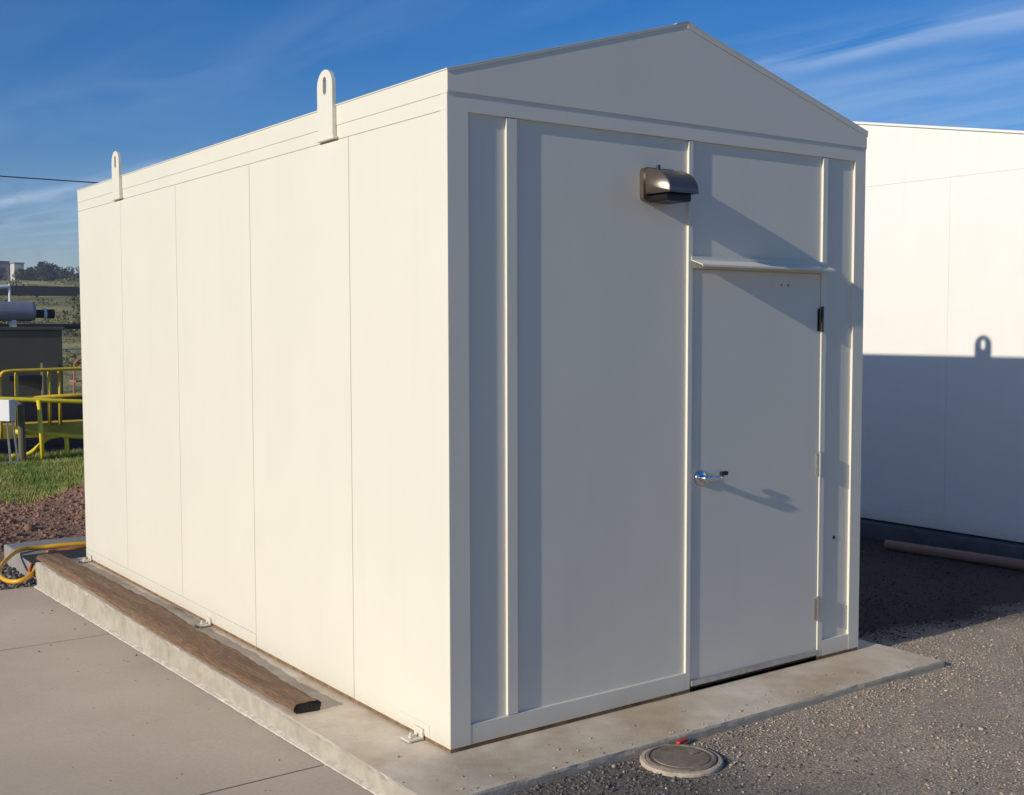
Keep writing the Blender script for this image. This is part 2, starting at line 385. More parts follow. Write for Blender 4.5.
# gravel yard
gx = np.concatenate([np.arange(-.33, 7.2, .06), np.arange(7.4, 32, .8)]); gy = np.concatenate([np.arange(-6.6, -3, .6), np.arange(-2.9, 4, .06), np.arange(4.2, 6., .3)])
def gz(x, y): return grav_z(x, y) + fbm(x * 2.3, y * 2.3, 4, 9) * .022 + fbm(x * 14, y * 14, 2, 5) * .008
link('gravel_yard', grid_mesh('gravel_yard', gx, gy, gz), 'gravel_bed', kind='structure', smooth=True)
# stones on it
def scatter(n, x0, x1, y0, y1, dens):
    P = np.stack([rng.uniform(x0, x1, n), rng.uniform(y0, y1, n)], -1); return P[rng.random(n) < dens(P[:, 0], P[:, 1])]
slab = (-.345, 2.83, -.392, 5.17)
def inslab(x, y, e=.012): return (x > slab[0] - .1) & (x < slab[1] + e) & (y > slab[2] - e) & (y < slab[3])
MHC = (.775, -.548)
def dens(x, y):
    near = np.clip(1.15 - (-.40 - y) / .5, 0, 1) * (x < 3.2)
    patch = np.clip(.36 + fbm(x * 1.7, y * 1.7, 3, 21) * 1.6, .06, 1)
    d = np.maximum(near * .95, patch)
    d = d * ~inslab(x, y) * (np.hypot(x - MHC[0], y - MHC[1]) > .165)
    return d * np.clip(1.3 - np.hypot(x + 2.5, y + 4) / 14, .25, 1)
P2 = scatter(150000, -.33, 6.2, -2.6, 3.2, dens)
sz = rng.gamma(4., .00065, len(P2)) + .0015
P3 = np.column_stack([P2, gz(P2[:, 0], P2[:, 1]) + sz * .35])
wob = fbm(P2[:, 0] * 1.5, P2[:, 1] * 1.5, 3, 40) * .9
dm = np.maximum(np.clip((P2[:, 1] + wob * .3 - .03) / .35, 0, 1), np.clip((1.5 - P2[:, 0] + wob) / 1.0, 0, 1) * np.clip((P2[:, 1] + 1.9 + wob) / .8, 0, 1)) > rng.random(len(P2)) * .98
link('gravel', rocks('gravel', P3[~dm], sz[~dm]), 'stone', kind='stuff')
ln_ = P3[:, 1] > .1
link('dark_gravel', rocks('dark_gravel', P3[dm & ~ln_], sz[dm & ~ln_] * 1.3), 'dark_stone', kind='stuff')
link('dark_gravel', rocks('dark_gravel', P3[dm & ln_], sz[dm & ln_] * 1.3), 'shaded_lane_stone', kind='stuff')  # stones between the buildings, with shade put into their colour
link('bounce_cut_ground', grid_mesh('bounce_cut_ground', np.arange(-60, 61, 4.), np.array([-90, -60, -40, -25, -15, -10, -6.6]), lambda x, y: -.03 + 0 * x), 'bounce_cut', kind='structure')  # unseen dark ground behind the camera, added to cut bounce on the shed front
# grit blown onto the slab and pavement
n = 900
gx_ = rng.uniform(-1.6, 2.8, n); gy_ = rng.uniform(-1.2, 5.0, n)
on_slab = (gx_ > -.33) & (gx_ < -.01) | ((gy_ < -.03) & (gy_ > -.385) & (gx_ > -.33))
on_pave = gx_ < -.40
pr_ = np.where(on_slab, .55 * np.exp(-np.minimum(gx_ + .33, gy_ * 0 + 1).clip(0, 1) * .5), np.exp((gx_ + .4) / .45) * .9)
kp = (on_slab | on_pave) & (rng.random(n) < pr_)
sg_ = rng.gamma(3., .0007, n) + .001
zg = np.where(on_slab, 0., pave_z(gy_)) + sg_ * .4
link('grit', rocks('grit', np.column_stack([gx_, gy_, zg])[kp], sg_[kp]), 'dark_stone', kind='stuff')
n = 85
gx_ = rng.uniform(-.3, 2.8, n); gy_ = -.375 + rng.exponential(.05, n); sg_ = rng.gamma(4., .0007, n) + .0012
link('spilled_gravel', rocks('spilled_gravel', np.column_stack([gx_, gy_, sg_ * .4])[gy_ < -.03], sg_[gy_ < -.03]), 'stone', kind='stuff')
# pavement with tooled joints (three bays), each a little off its neighbour
def pave_bay(y0, y1, x0=-14., x1=-.372):
    bm = bmesh.new(); sk = -.42 / 1.0 * 0
    pts = []
    # joints run at a slight skew to the slab
    s = .12
    c = [(x0, y0 - 0 + (x1 - x0) * -s * 0), (x1, y0), (x1, y1), (x0, y1)]
    n = 30
    for i in range(n + 1):
        for j in (0, 1):
            x = x0 + (x1 - x0) * i / n; y = (y0 if j == 0 else y1)
            pts.append(bm.verts.new((x, y, pave_z(y))))
            pts.append(bm.verts.new((x, y, pave_z(y) - .12)))
    for i in range(n):
        a = i * 4; b = a + 4
        bm.faces.new((pts[a], pts[b], pts[b + 2], pts[a + 2]))
        bm.faces.new((pts[a], pts[a + 1], pts[b + 1], pts[b])); bm.faces.new((pts[a + 2], pts[b + 2], pts[b + 3], pts[a + 3]))
    bm.faces.new((pts[0], pts[2], pts[3], pts[1])); bm.faces.new((pts[-4], pts[-3], pts[-1], pts[-2]))
    bmesh.ops.recalc_face_normals(bm, faces=bm.faces[:])
    return bm
bays = [(-16, .396), (.405, 3.296), (3.305, 5.18)]
bays[0] = (-6.9, .394); bays[1] = (.406, 3.294); bays[2] = (3.306, 5.18)
for a, b in bays: link('pavement', pave_bay(a, b), 'pave', kind='structure')
link('pavement_subbase', B(-14, -.375, -6.9, 5.1, -.36, -.30), 'nbase', kind='structure')
# mortar line between pavement and slab
bm = bmesh.new(); ys = np.arange(-1.6, 5.2, .04); vv = []
for y in ys:
    w = .020 + .002 * random.uniform(-1, 1)
    z = pave_z(y)
    vv.append([bm.verts.new((-.3455, y, z + .012)), bm.verts.new((-.345 - w, y, z + .005)), bm.verts.new((-.345 - w - .004, y, z - .02)), bm.verts.new((-.3455, y, z - .02))])
for a, b in zip(vv, vv[1:]):
    for k in range(4): bm.faces.new((a[k], a[(k + 1) % 4], b[(k + 1) % 4], b[k]))
bmesh.ops.recalc_face_normals(bm, faces=bm.faces[:])
link('pavement_edge_joint', bm, 'joint', kind='structure')
# slab with slightly chipped arrises
def chipped_slab(x0, x1, y0, y1, zt, zb, step=.05):
    bm = bmesh.new()
    per = []
    nx_ = int((x1 - x0) / step); ny_ = int((y1 - y0) / step)
    for x in np.linspace(x0, x1, nx_, endpoint=False): per.append((x, y0, 0, -1))
    for y in np.linspace(y0, y1, ny_, endpoint=False): per.append((x1, y, 1, 0))
    for x in np.linspace(x1, x0, nx_, endpoint=False): per.append((x, y1, 0, 1))
    for y in np.linspace(y1, y0, ny_, endpoint=False): per.append((x0, y, -1, 0))
    per = [(x, y, (nx if x not in (x0, x1) or y not in (y0, y1) else (-1 if x == x0 else 1)), (ny if x not in (x0, x1) or y not in (y0, y1) else (-1 if y == y0 else 1))) for x, y, nx, ny in per]
    rings = []
    for (off, dz) in ((-.016, 0), (-.005, -.003), (0, -.012), (0, -.024), (0, zb - zt)):
        ring = []
        for i, (x, y, nx, ny) in enumerate(per):
            ch = random.random(); c = (-.010 * ch ** 6 if off > -.01 else -.002 * ch)
            if dz < -.02: c = 0
            ring.append(bm.verts.new((x + nx * (off + c), y + ny * (off + c), zt + dz + (random.uniform(-.0015, .0015) if 0 > dz > -.02 else 0))))
        rings.append(ring)
    n = len(per)
    for a, b in zip(rings, rings[1:]):
        for k in range(n): bm.faces.new((a[k], b[k], b[(k + 1) % n], a[(k + 1) % n]))
    bm.faces.new(rings[0])
    bmesh.ops.recalc_face_normals(bm, faces=bm.faces[:]); return bm
bm = chipped_slab(*slab, 0, -.34); bm.normal_update()
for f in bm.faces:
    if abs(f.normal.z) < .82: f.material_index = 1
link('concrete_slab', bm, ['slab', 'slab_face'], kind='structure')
# lower pad behind the shed and the ditch of dark gravel left of it
link('concrete_pad', chipped_slab(-.27, 3.2, 5.24, 6.5, -.07, -.34), 'pad', kind='structure')
link('gravel_ditch', grid_mesh('gravel_ditch', np.arange(-2.0, 3., .08), np.arange(4.9, 6.9, .08), lambda x, y: -.235 + fbm(x * 6, y * 6, 3, 4) * .04 - .0 * x), 'dark_stone', kind='structure', smooth=True)
Pd = scatter(5200, -2., -.1, 5.18, 6.7, lambda x, y: ((x < -.29) | (y > 6.52) | (y < 5.22)) * .9)
szd = rng.gamma(4., .0026, len(Pd)) + .004
link('dark_gravel', rocks('dark_gravel', np.column_stack([Pd, -.225 + fbm(Pd[:, 0] * 6, Pd[:, 1] * 6, 3, 4) * .04 + szd * .3]), szd), 'dark_stone', kind='stuff')
# dirt, with a low mound
def dz_(x, y):
    e = np.clip((y - 6.45) / .5, 0, 1)
    m = .26 * np.exp(-(((x - 1.45) / .6) ** 2 + ((y - 8.9) / .6) ** 2))
    return -.22 + .11 * e + m + fbm(x * 2.2, y * 2.2, 5, 31) * .12 + fbm(x * 9, y * 9, 3, 2) * .05
link('dirt_ground', grid_mesh('dirt_ground', np.arange(-7, 9, .07), np.arange(6.42, 10.2, .07), dz_), 'dirt', kind='structure', smooth=True)
Pc = scatter(16000, -1.5, 4., 6.6, 9.6, lambda x, y: .75 + 0 * x); szc = rng.gamma(1.6, .0045, len(Pc)) + .004
link('dirt_clods', rocks('dirt_clods', np.column_stack([Pc, dz_(Pc[:, 0], Pc[:, 1]) + szc * .2]), szc), 'dirt', kind='stuff')
# lawn
def edge(x): return 9.05 + .35 * np.clip(x - .7, 0, 1.2) + .35 * vnoise(x * 1.6, x * 0 + 3, 8) - .3 * np.exp(-((x - .55) / .25) ** 2)
def lz(x, y): return -.10 + fbm(x * .9, y * .9, 3, 77) * .09 - .12 * np.clip((9.1 - y) / .6, 0, 1)
link('lawn', grid_mesh('lawn', np.arange(-20, 12.05, .2), np.concatenate([np.arange(9.1, 13.5, .15), [13.55]]), lz), 'grassbed', kind='structure', smooth=True)
n = 95000
gp = np.stack([rng.uniform(-.2, 4.2, n), rng.uniform(8.75, 13.5, n)], -1); gp = gp[(gp[:, 1] > edge(gp[:, 0]) + rng.normal(0, .10, n))]
n = len(gp); h = rng.uniform(.018, .050, n) * (1 + .8 * vnoise(gp[:, 0] * 2, gp[:, 1] * 2, 5)); a = rng.uniform(0, 2 * np.pi, n)
h[gp[:, 1] > 12.9] *= 1.9
w = .006; bz = np.maximum(lz(gp[:, 0], gp[:, 1]), dz_(gp[:, 0], gp[:, 1]) * (gp[:, 1] < 9.7) - 9 * (gp[:, 1] >= 9.7)); dx, dy = np.cos(a), np.sin(a); ln = rng.uniform(.1, .8, (n)); la = rng.uniform(0, 2 * np.pi, n)
V = np.stack([np.column_stack([gp[:, 0] - dx * w, gp[:, 1] - dy * w, bz - .01]), np.column_stack([gp[:, 0] + dx * w, gp[:, 1] + dy * w, bz - .01]),
              np.column_stack([gp[:, 0] + np.cos(la) * h * ln, gp[:, 1] + np.sin(la) * h * ln, bz + h])], 1).reshape(-1, 3)
link('grass', mesh_np('grass', V, np.arange(3 * n).reshape(-1, 3)), 'grass', kind='stuff')

# ================================================================ THE SHED
SW, SL, SH, RH = 2.625, 5.067, 2.775, 3.147
shed = thing('equipment_shed', (0, 0, 0), 'cream steel equipment shed with gabled front, personnel door and lifting lugs on its eaves', 'shed')
rec = .0125
TH = .012
# body: recessed sheet faces (front at y=rec, sides at x=.006)
link('wall', prism_xz([(.008, .018), (SW - .008, .018), (SW - .008, SH - .03), (SW / 2, RH - .03), (.008, SH - .03)], rec, SL - .006), 'front', shed)
slope = (RH - SH) / (SW / 2)
# corner posts
for a in ((.0008, .10, -.0012, .05), (2.540, SW - .0008, -.0012, .05), (.0402, .10, SL - .05, SL), (2.540, SW - .0402, SL - .05, SL)):
    link('corner_post', B(a[0], a[1], a[2], a[3], .018, 2.6125), 'front', shed)
def fp(name, x0, x1, z0, z1, y0=0., y1=.03, bev=.002, m='front', parent=None):
    return link(name, B(x0, x1, y0, y1, z0, z1, bev=bev), m, parent or shed)
fp('stud', .291, .346, .103, 2.609)
fp('stud', 1.334, 1.3635, .019, 2.609)
fp('stud', 2.288, 2.326, .019, 2.609)
fp('bottom_rail', .101, 1.333, .018, .101); fp('bottom_rail', 2.327, 2.539, .018, .101)
link('top_rail', B(.0008, SW - .0008, -.0012, .05, 2.6125, 2.692), 'front', shed)
# gable sheet laps over the rail
bm = prism_xz([(.0, 2.686), (SW, 2.686), (SW, SH - .0065), (SW / 2, RH - .008), (.0, SH - .0065)], -.0062, .02)
link('gable_panel', bm, 'front', shed)
# header over the door
fp('door_header', 1.365, 2.287, 2.022, 2.068, y1=.04)
# side sheets (west face, towards the sun)
ysm = [.824, 1.935, 3.036, 4.084]
def side(x0, x1, mir=False):
    cuts = [0.] + ysm + [SL]
    for k in range(5):
        g = .0022 if k != 1 else .0028
        a = cuts[k] + (g if k else 0); b = cuts[k + 1] - (g if k < 4 else 0)
        z0 = .088 if k > 1 else .019
        link('wall_panel', B(x0, x1, a, b, z0, 2.6125, bev=0 if k == 0 else .0006), 'cream', shed)
    link('side_bottom_rail', B(x0, x1, 1.9372, SL, .019, .0855, bev=.0006), 'cream', shed)
    link('side_top_rail', B(x0, x1, 0., SL, 2.6155, 2.6777), 'cream', shed)
side(0, .04); side(SW - .04, SW, True)
# fascia boards under the eaves and roof sheets
for x0, x1 in ((-.001, .0398), (SW - .0398, SW + .001)):
    link('fascia', B(x0, x1, -.005, SL + .002, 2.6797, SH - .001), 'cream', shed)
def roof_side(sgn):
    xe = -.005 if sgn < 0 else SW + .005; xr = SW / 2 - .0005 * (1 if sgn < 0 else -1)
    ze = SH - .005 * slope
    return prism_xz([(xe, ze), (xr, RH), (xr, RH - .005), (xe, ze - .005)], -.010, SL + .006)
link('roof', roof_side(-1), 'cream', shed); link('roof', roof_side(1), 'cream', shed)
link('ridge_cap', prism_xz([(SW / 2 - .07, RH - .07 * slope + .0025), (SW / 2, RH + .0025), (SW / 2 + .07, RH - .07 * slope + .0025), (SW / 2 + .07, RH - .07 * slope + .001), (SW / 2, RH + .001), (SW / 2 - .07, RH - .07 * slope + .001)], -.011, SL + .007), 'cream', shed)
# rake trims on the gable
def rake(x0, x1, d0=.0055, d1=.044, y0=-.0095, y1=-.0064):
    f = lambda x: RH - abs(x - SW / 2) * slope
    return prism_xz([(x0, f(x0) - d0), (x1, f(x1) - d0), (x1, f(x1) - d1), (x0, f(x0) - d1)], y0, y1)
link('rake_trim', rake(-.004, SW / 2 - .001, d1=.012), 'front', shed); link('rake_trim', rake(SW / 2 + .001, SW + .004, d1=.030), 'front', shed)
# tan sealant / rust line at the foot
bm = bmesh.new()
box(bm, .003, SW - .003, .004, SL - .004, .001, .0178)
link('base_sealant', bm, 'rust', shed)
# lifting lugs
def lug(xc, yc, sgn):
    bm = bmesh.new(); z0, zt, w = 2.630, 2.942, .076; seg = 20; hr, hz, hl = .017, 2.868, .024
    def prof(x):
        out = [(yc - w, z0), (yc + w, z0)]
        for k in range(seg + 1):
            a = math.pi * k / seg; out.append((yc + w * math.cos(a), zt - w + w * math.sin(a)))
        return out
    def hole():
        out = []
        for k in range(12): a = math.pi * k / 11; out.append((yc + hr * math.cos(a), hz + hl + hr * math.sin(a)))
        for k in range(12): a = math.pi + math.pi * k / 11; out.append((yc + hr * math.cos(a), hz - hl + hr * math.sin(a)))
        return out
    x0, x1 = xc - .009, xc + .009
    P = prof(0); H = hole()
    rings = {}
    for x in (x0, x1):
        vo = [bm.verts.new((x, y, z)) for y, z in P]; vh = [bm.verts.new((x, y, z)) for y, z in H]
        eo = [bm.edges.new((vo[i], vo[(i + 1) % len(vo)])) for i in range(len(vo))]
        eh = [bm.edges.new((vh[i], vh[(i + 1) % len(vh)])) for i in range(len(vh))]
        bmesh.ops.triangle_fill(bm, edges=eo + eh, use_beauty=True)
        rings[x] = (vo, vh)
    for q in (0, 1):
        a, b = rings[x0][q], rings[x1][q]
        for i in range(len(a)):
            j = (i + 1) % len(a); bm.faces.new((a[i], a[j], b[j], b[i]))
    bmesh.ops.recalc_face_normals(bm, faces=bm.faces[:])
    o = link('lifting_lug', bm, 'cream', shed)
    # little ledge the plate stands on
    xs = (-.026, -.004) if sgn < 0 else (SW + .004, SW + .026)
    l = link('lug_ledge', B(xs[0], xs[1], yc - w - .016, yc + w + .016, z0 - .012, z0 - .001), 'cream', o)
for yc in (1.012, 4.103):
    lug(-.0125, yc, -1); lug(SW + .0125, yc + .27, 1)
# anchor clips along the foot
def clip(x, y, sx, tw=0.):
    bm = bmesh.new()
    box(bm, x - .075 if sx < 0 else x, x if sx < 0 else x + .075, y - .035, y + .035, .004, .012, bev=.001)
    box(bm, x - .008 if sx < 0 else x, x if sx < 0 else x + .008, y - .035, y + .035, .0125, .05)
    xb = x + sx * .045
    lathe([(.013, .0125), (.013, .021), (.007, .022), (.007, .034)], (xb, y), 6, bm)
    return bm
for y in (.235, 2.6, 4.95):
    link('anchor_clip', clip(-.003, y, -1), 'cream', shed); link('anchor_clip', clip(SW + .003, y, 1), 'cream', shed)
# small weld lines round the clips
link('access_plate', B(-.0025, .01, 2.52, 2.99, .03, .083, bev=.0008), 'cream', shed)
link('access_plate', B(-.0025, .01, .16, .42, .03, .075, bev=.0008), 'cream', shed)
# --- door
door = link('door', B(1.3675, 2.2835, rec - .006, rec + .03, .036, 2.017, bev=.002), 'door', shed)
link('threshold', B(1.366, 2.285, .004, .03, .002, .034), 'gap', shed)
link('door_sweep', B(1.369, 2.282, -.004, rec - .0065, .030, .058, bev=.002), 'zinc', door)
fr = bmesh.new()
box(fr, 1.3655, 1.3670, rec - .004, rec + .02, .036, 2.02)
link('door_seal', fr, 'gap', shed)
# drip cap
dc = prism_yz([(-.001, 2.078), (-.001, 2.058), (-.072, 2.034), (-.072, 2.028), (-.075, 2.028), (-.075, 2.037), (-.004, 2.061), (-.004, 2.078)], 1.353, 2.300)
link('drip_cap', dc, 'front', shed)
# hinges
for z, c in ((1.781, 'black'), (1.032, 'zinc'), (.272, 'steel')):
    bm = bmesh.new()
    lathe([(.0075, z - .06), (.0075, z + .06)], (2.2858, -.0055), 14, bm)
    lathe([(.009, z + .0605), (.009, z + .066), (.003, z + .07)], (2.2858, -.0055), 14, bm)
    box(bm, 2.262, 2.2785, rec - .0085, rec - .0062, z - .057, z + .057)
    hgo = link('hinge', bm, c, door, smooth=False)
# lever handle: rose, neck, lever, dark reflection at its end
hb = bmesh.new(); hx, hzz = 1.425, 1.030
def disc_y(bm, x, z, r, y0, y1, seg=28, r2=None):
    r2 = r2 or r
    a = [bm.verts.new((x + r2 * math.cos(2 * math.pi * k / seg), y0, z + r2 * math.sin(2 * math.pi * k / seg))) for k in range(seg)]
    b = [bm.verts.new((x + r * math.cos(2 * math.pi * k / seg), y1, z + r * math.sin(2 * math.pi * k / seg))) for k in range(seg)]
    bm.faces.new(a); bm.faces.new(b[::-1])
    for k in range(seg): bm.faces.new((a[(k + 1) % seg], a[k], b[k], b[(k + 1) % seg]))
    bmesh.ops.recalc_face_normals(bm, faces=bm.faces[:])
disc_y(hb, hx, hzz, .038, -.006, rec - .0062, r2=.031)
disc_y(hb, hx, hzz, .016, -.05, -.0062, r2=.013)
tube(hb, smooth_path([(hx, -.036, hzz), (hx + .03, -.040, hzz), (hx + .08, -.040, hzz - .002), (hx + .115, -.036, hzz - .004)], 5), [.014] * 6 + [.011] * 6 + [.008] * 4, 12)
hd = link('handle', hb, 'chrome', door, smooth=True)
bm = bmesh.new(); box(bm, hx + .100, hx + .146, -.040, -.024, hzz + .006, hzz + .026, bev=.003)
link('lever_end_reflection', bm, 'black', hd)  # black box standing in for the dark reflection at the lever's end
bm = bmesh.new()
bm.free()
for xx in (1.985, 2.035):
    bm = bmesh.new(); disc_y(bm, xx, 1.955, .006, rec - .0085, rec - .0063, 10); link('screw_plug', bm, 'pipe', door)
bm = bmesh.new(); disc_y(bm, 2.424, .635, .009, rec - .004, rec + .001, 10); link('drain_plug', bm, 'black', shed)

# --- wall lamp
lx0, lx1, lw = 1.045, 1.232, 'bronze'
lamp = thing('wall_lamp', (1.14, 0, 2.39), 'small bronze wall light with a quarter-round hood beside the upper door panel', 'wall lamp')
def rbox_xz(x0, x1, z0, z1, y0, y1, r=.022):
    pts = []
    for cx, cz, a0 in ((x1 - r, z1 - r, 0), (x0 + r, z1 - r, 90), (x0 + r, z0 + r, 180), (x1 - r, z0 + r, 270)):
        for k in range(6): a = R(a0 + k * 18); pts.append((cx + r * math.cos(a), cz + r * math.sin(a)))
    return prism_xz(pts, y0, y1)
link('backplate', rbox_xz(lx0 - .006, lx1 + .006, 2.315, 2.466, -.013, rec, r=.024), 'bronze', lamp)
# hood: quarter-round shell, open below
def hood():
    bm = bmesh.new(); seg = 14
    outer = [( -.013 - .157 * math.sin(math.pi / 2 * k / seg), 2.352 + .106 * math.cos(math.pi / 2 * k / seg)) for k in range(seg + 1)] + [(-.172, 2.342)]
    inner = [( -.013 - .153 * math.sin(math.pi / 2 * k / seg), 2.352 + .102 * math.cos(math.pi / 2 * k / seg)) for k in range(seg + 1)][::-1]
    inner = [(-.168, 2.342)] + inner
    prism_yz(outer + inner, lx0 + .004, lx1 - .004, bm)
    return bm
def hood_end(x, sgn):
    bm = bmesh.new(); seg = 14; rg = 8
    o2 = [(-.013 - .158 * math.sin(math.pi / 2 * k / seg), 2.352 + .107 * math.cos(math.pi / 2 * k / seg)) for k in range(seg + 1)] + [(-.171, 2.343), (-.013, 2.343)]
    cy, cz = -.075, 2.375; prev = None
    for i in range(1, rg + 1):
        t = i / rg; ring = [bm.verts.new((x + sgn * .030 * (1 - t * t), cy + (y - cy) * t, cz + (z - cz) * t)) for y, z in o2]
        n = len(ring)
        if prev is None: bm.faces.new(ring)
        else:
            for k in range(n): bm.faces.new((prev[k], prev[(k + 1) % n], ring[(k + 1) % n], ring[k]))
        prev = ring
    bmesh.ops.recalc_face_normals(bm, faces=bm.faces[:])
    if (bm.faces[0].normal.x) * sgn < 0: bmesh.ops.reverse_faces(bm, faces=bm.faces[:])
    return bm
link('hood', hood(), 'bronze', lamp)
for xe, sg in ((lx0 + .006, -1), (lx1 - .006, 1)): link('end_cap', hood_end(xe, sg), 'bronze', lamp, smooth=True)
bm = rbox_xz(lx0 + .022, lx1 - .016, 2.308, 2.345, -.135, -.0135, r=.012)
link('lens', bm, 'lens', lamp)
bm = bmesh.new(); tube(bm, [(lx0 + .055, -.045, 2.452), (lx0 + .055, -.045, 2.474)], .0095, 12); link('photocell', bm, 'black', lamp)

# ================================================================ NEIGHBOUR BUILDING
NX = 6.30; y0, yr, y1 = -.16, 3.85, 7.86; ez = 3.297 - .186 * 1.458; rz = ez + .186 * (yr - y0)
nb = thing('white_building', (NX, yr, 0), 'larger plain white metal building behind the shed, its gable wall lit above and shaded below', 'building')
link('wall', prism_yz([(y0, .0), (y1, .0), (y1, ez - .02), (yr, rz - .02), (y0, ez - .02)], NX + .004, NX + 9.), 'neigh', nb)
for k, (a, b) in enumerate(((y0 + .1, 1.945), (1.951, 4.0), (4.006, 6.0), (6.006, y1 - .1))):
    link('wall_panel', B(NX, NX + .02, a, b, .1185, 3.0, bev=.0005), 'neigh', nb)
link('bottom_rail', B(NX - .002, NX + .02, y0, y1, .0, .117, bev=.002), 'neigh', nb)
for a, b in ((y0, y0 + .096), (y1 - .096, y1)): link('corner_post', B(NX, NX + .02, a, b, .1185, 3.0, bev=.0005), 'neigh', nb)
bm = prism_yz([(y0 + .003, 3.0018), (y1 - .003, 3.0018), (y1 - .003, ez - .02), (yr, rz - .02), (y0 + .003, ez - .02)], NX - .001, NX + .02)
link('gable_panel', bm, 'neigh', nb)
for s in (-1, 1):
    ya = y0 - .03 if s < 0 else y1 + .03; za = ez - .186 * .03; yb = yr - .001 if s < 0 else yr + .001
    link('roof', prism_yz([(ya, za), (yb, rz), (yb, rz - .02), (ya, za - .02)], NX - .02, NX + 9.02), 'neigh', nb)
link('base_gasket', B(NX + .006, NX + 8.98, y0 + .01, y1 - .01, -.018, -.001), 'gap', nb)
link('building_footing', B(NX - .10, NX + 9.3, y0 - .3, y1 + .3, -.4, -.019, bev=.008), 'nbase', kind='structure')
# brown pipe on the ground in front of it
pz = -.100
link('ground_pipe', T([(5.80, 2.16, pz), (5.90, 1.2, pz), (6.04, -.25, pz), (6.17, -1.7, pz)], .042, 16), 'pipe', smooth=False,
     label='long brown pipe lying on gravel along the foot of the white building', cat='pipe')

# ================================================================ SMALL THINGS
# timber along the slab edge
bm = bmesh.new(); rows = []
ys = np.linspace(.835, 5.21, 90)
for i, y in enumerate(ys):
    xl = -.318 + .010 * math.sin(y * 1.9) + .004 * random.uniform(-1, 1)
    xr = np.interp(y, [.8, 1.3, 1.8, 2.4, 3.0, 3.6, 4.4, 5.2], [-.170, -.165, -.135, -.150, -.110, -.120, -.140, -.150]) + .006 * random.uniform(-1, 1)
    if i < 4: xl += .012 * random.random(); xr -= .01 * random.random()
    yy = y + (.012 * random.uniform(-1, 1) if i == 0 else 0)
    zt = .046 + .003 * math.sin(y * 3.1) + .0015 * random.uniform(-1, 1)
    w = xr - xl
    pr = [(xl + .012, .002), (xl, .012), (xl + .002, .034), (xl + .014, zt - .003)] + [(xl + w * t, zt + .004 * math.sin(t * 9 + y * 2) + random.uniform(-.0012, .0012)) for t in (.25, .4, .55, .7, .82)] + [(xr - .012, zt - .004), (xr - .002, .034), (xr, .014), (xr - .014, .002)]
    rows.append([bm.verts.new((x, yy + (random.uniform(-.014, .012) if i == 0 else 0), z)) for x, z in pr])
for a, b in zip(rows, rows[1:]):
    m = len(a)
    for k in range(m): bm.faces.new((a[k], a[(k + 1) % m], b[(k + 1) % m], b[k]))
e0 = bm.faces.new(rows[0]); e1 = bm.faces.new(rows[-1][::-1])
bmesh.ops.recalc_face_normals(bm, faces=bm.faces[:])
e0.material_index = 1; e1.material_index = 1
link('timber_plank', bm, ['timber', 'end_grain'], label='long weathered brown timber plank lying on the slab edge beside the cream shed wall', cat='plank')
# manhole
mh = thing('utility_cover', (MHC[0], MHC[1], -.05), 'round rusty access cover in a low concrete ring on the gravel before the slab', 'cover')
link('ring', lathe([(.170, -.11), (.170, -.030), (.166, -.024), (.150, -.022), (.149, -.03)], MHC, 56), 'ring', mh)
bm = lathe([(.146, -.04), (.146, -.020), (.142, -.017), (.134, -.016), (.132, -.0205), (.116, -.0205), (.114, -.017), (.012, -.0165)], MHC, 56)
link('lid', bm, 'rustcap', mh)
bm = bmesh.new(); box(bm, MHC[0] + .055, MHC[0] + .10, MHC[1] - .012, MHC[1] + .012, -.0163, -.013, bev=.001); link('lift_key', bm, 'rustcap', mh)
bm = bmesh.new(); vsx = box(bm, -.035, .035, -.011, .011, 0, .017, bev=.005)
bmesh.ops.rotate(bm, verts=bm.verts[:], cent=(0, 0, 0), matrix=Matrix.Rotation(.2, 3, 'Z')); bmesh.ops.translate(bm, verts=bm.verts[:], vec=(.912, -.412, -.030))
link('plastic_tag', bm, 'red', label='small red plastic scrap against the slab edge behind the round cover', cat='plastic scrap')
# hoses
zo = -.05
link('hose', T([(1.2, 5.85, zo), (.6, 5.9, zo), (.253, 5.95, zo + .01), (.048, 6.0, zo + .01), (-.097, 6.04, zo), (-.262, 6.0, -.045), (-.44, 5.76, -.09), (-.53, 5.48, -.12), (-.53, 5.25, -.13), (-.46, 5.14, -.12), (-.36, 5.20, -.09), (-.25, 5.31, -.052), (-.02, 5.33, zo)], .017, 12, 8), 'hose_y', smooth=True,
     label='yellow hose looping over the end of the grey pad', cat='hose')
link('hose', T([(1.2, 5.6, zo), (.5, 5.66, zo), (.176, 5.69, zo), (-.035, 5.69, zo), (-.164, 5.62, zo), (-.285, 5.46, -.055), (-.36, 5.28, -.10), (-.33, 5.205, -.11), (-.24, 5.205, -.125), (0, 5.21, -.14)], .015, 12, 8), 'hose_o', smooth=True,
     label='dark orange hose lying nearest the cream shed on the grey pad', cat='hose')
link('hose', T([(1.2, 5.75, zo), (.5, 5.78, zo), (.3, 5.83, zo + .004), (.12, 5.80, zo + .004), (-.02, 5.83, zo), (-.1, 5.80, zo)], .014, 12, 8), 'hose_o', smooth=True,
     label='short orange hose end lying between the other two hoses on the grey pad', cat='hose')

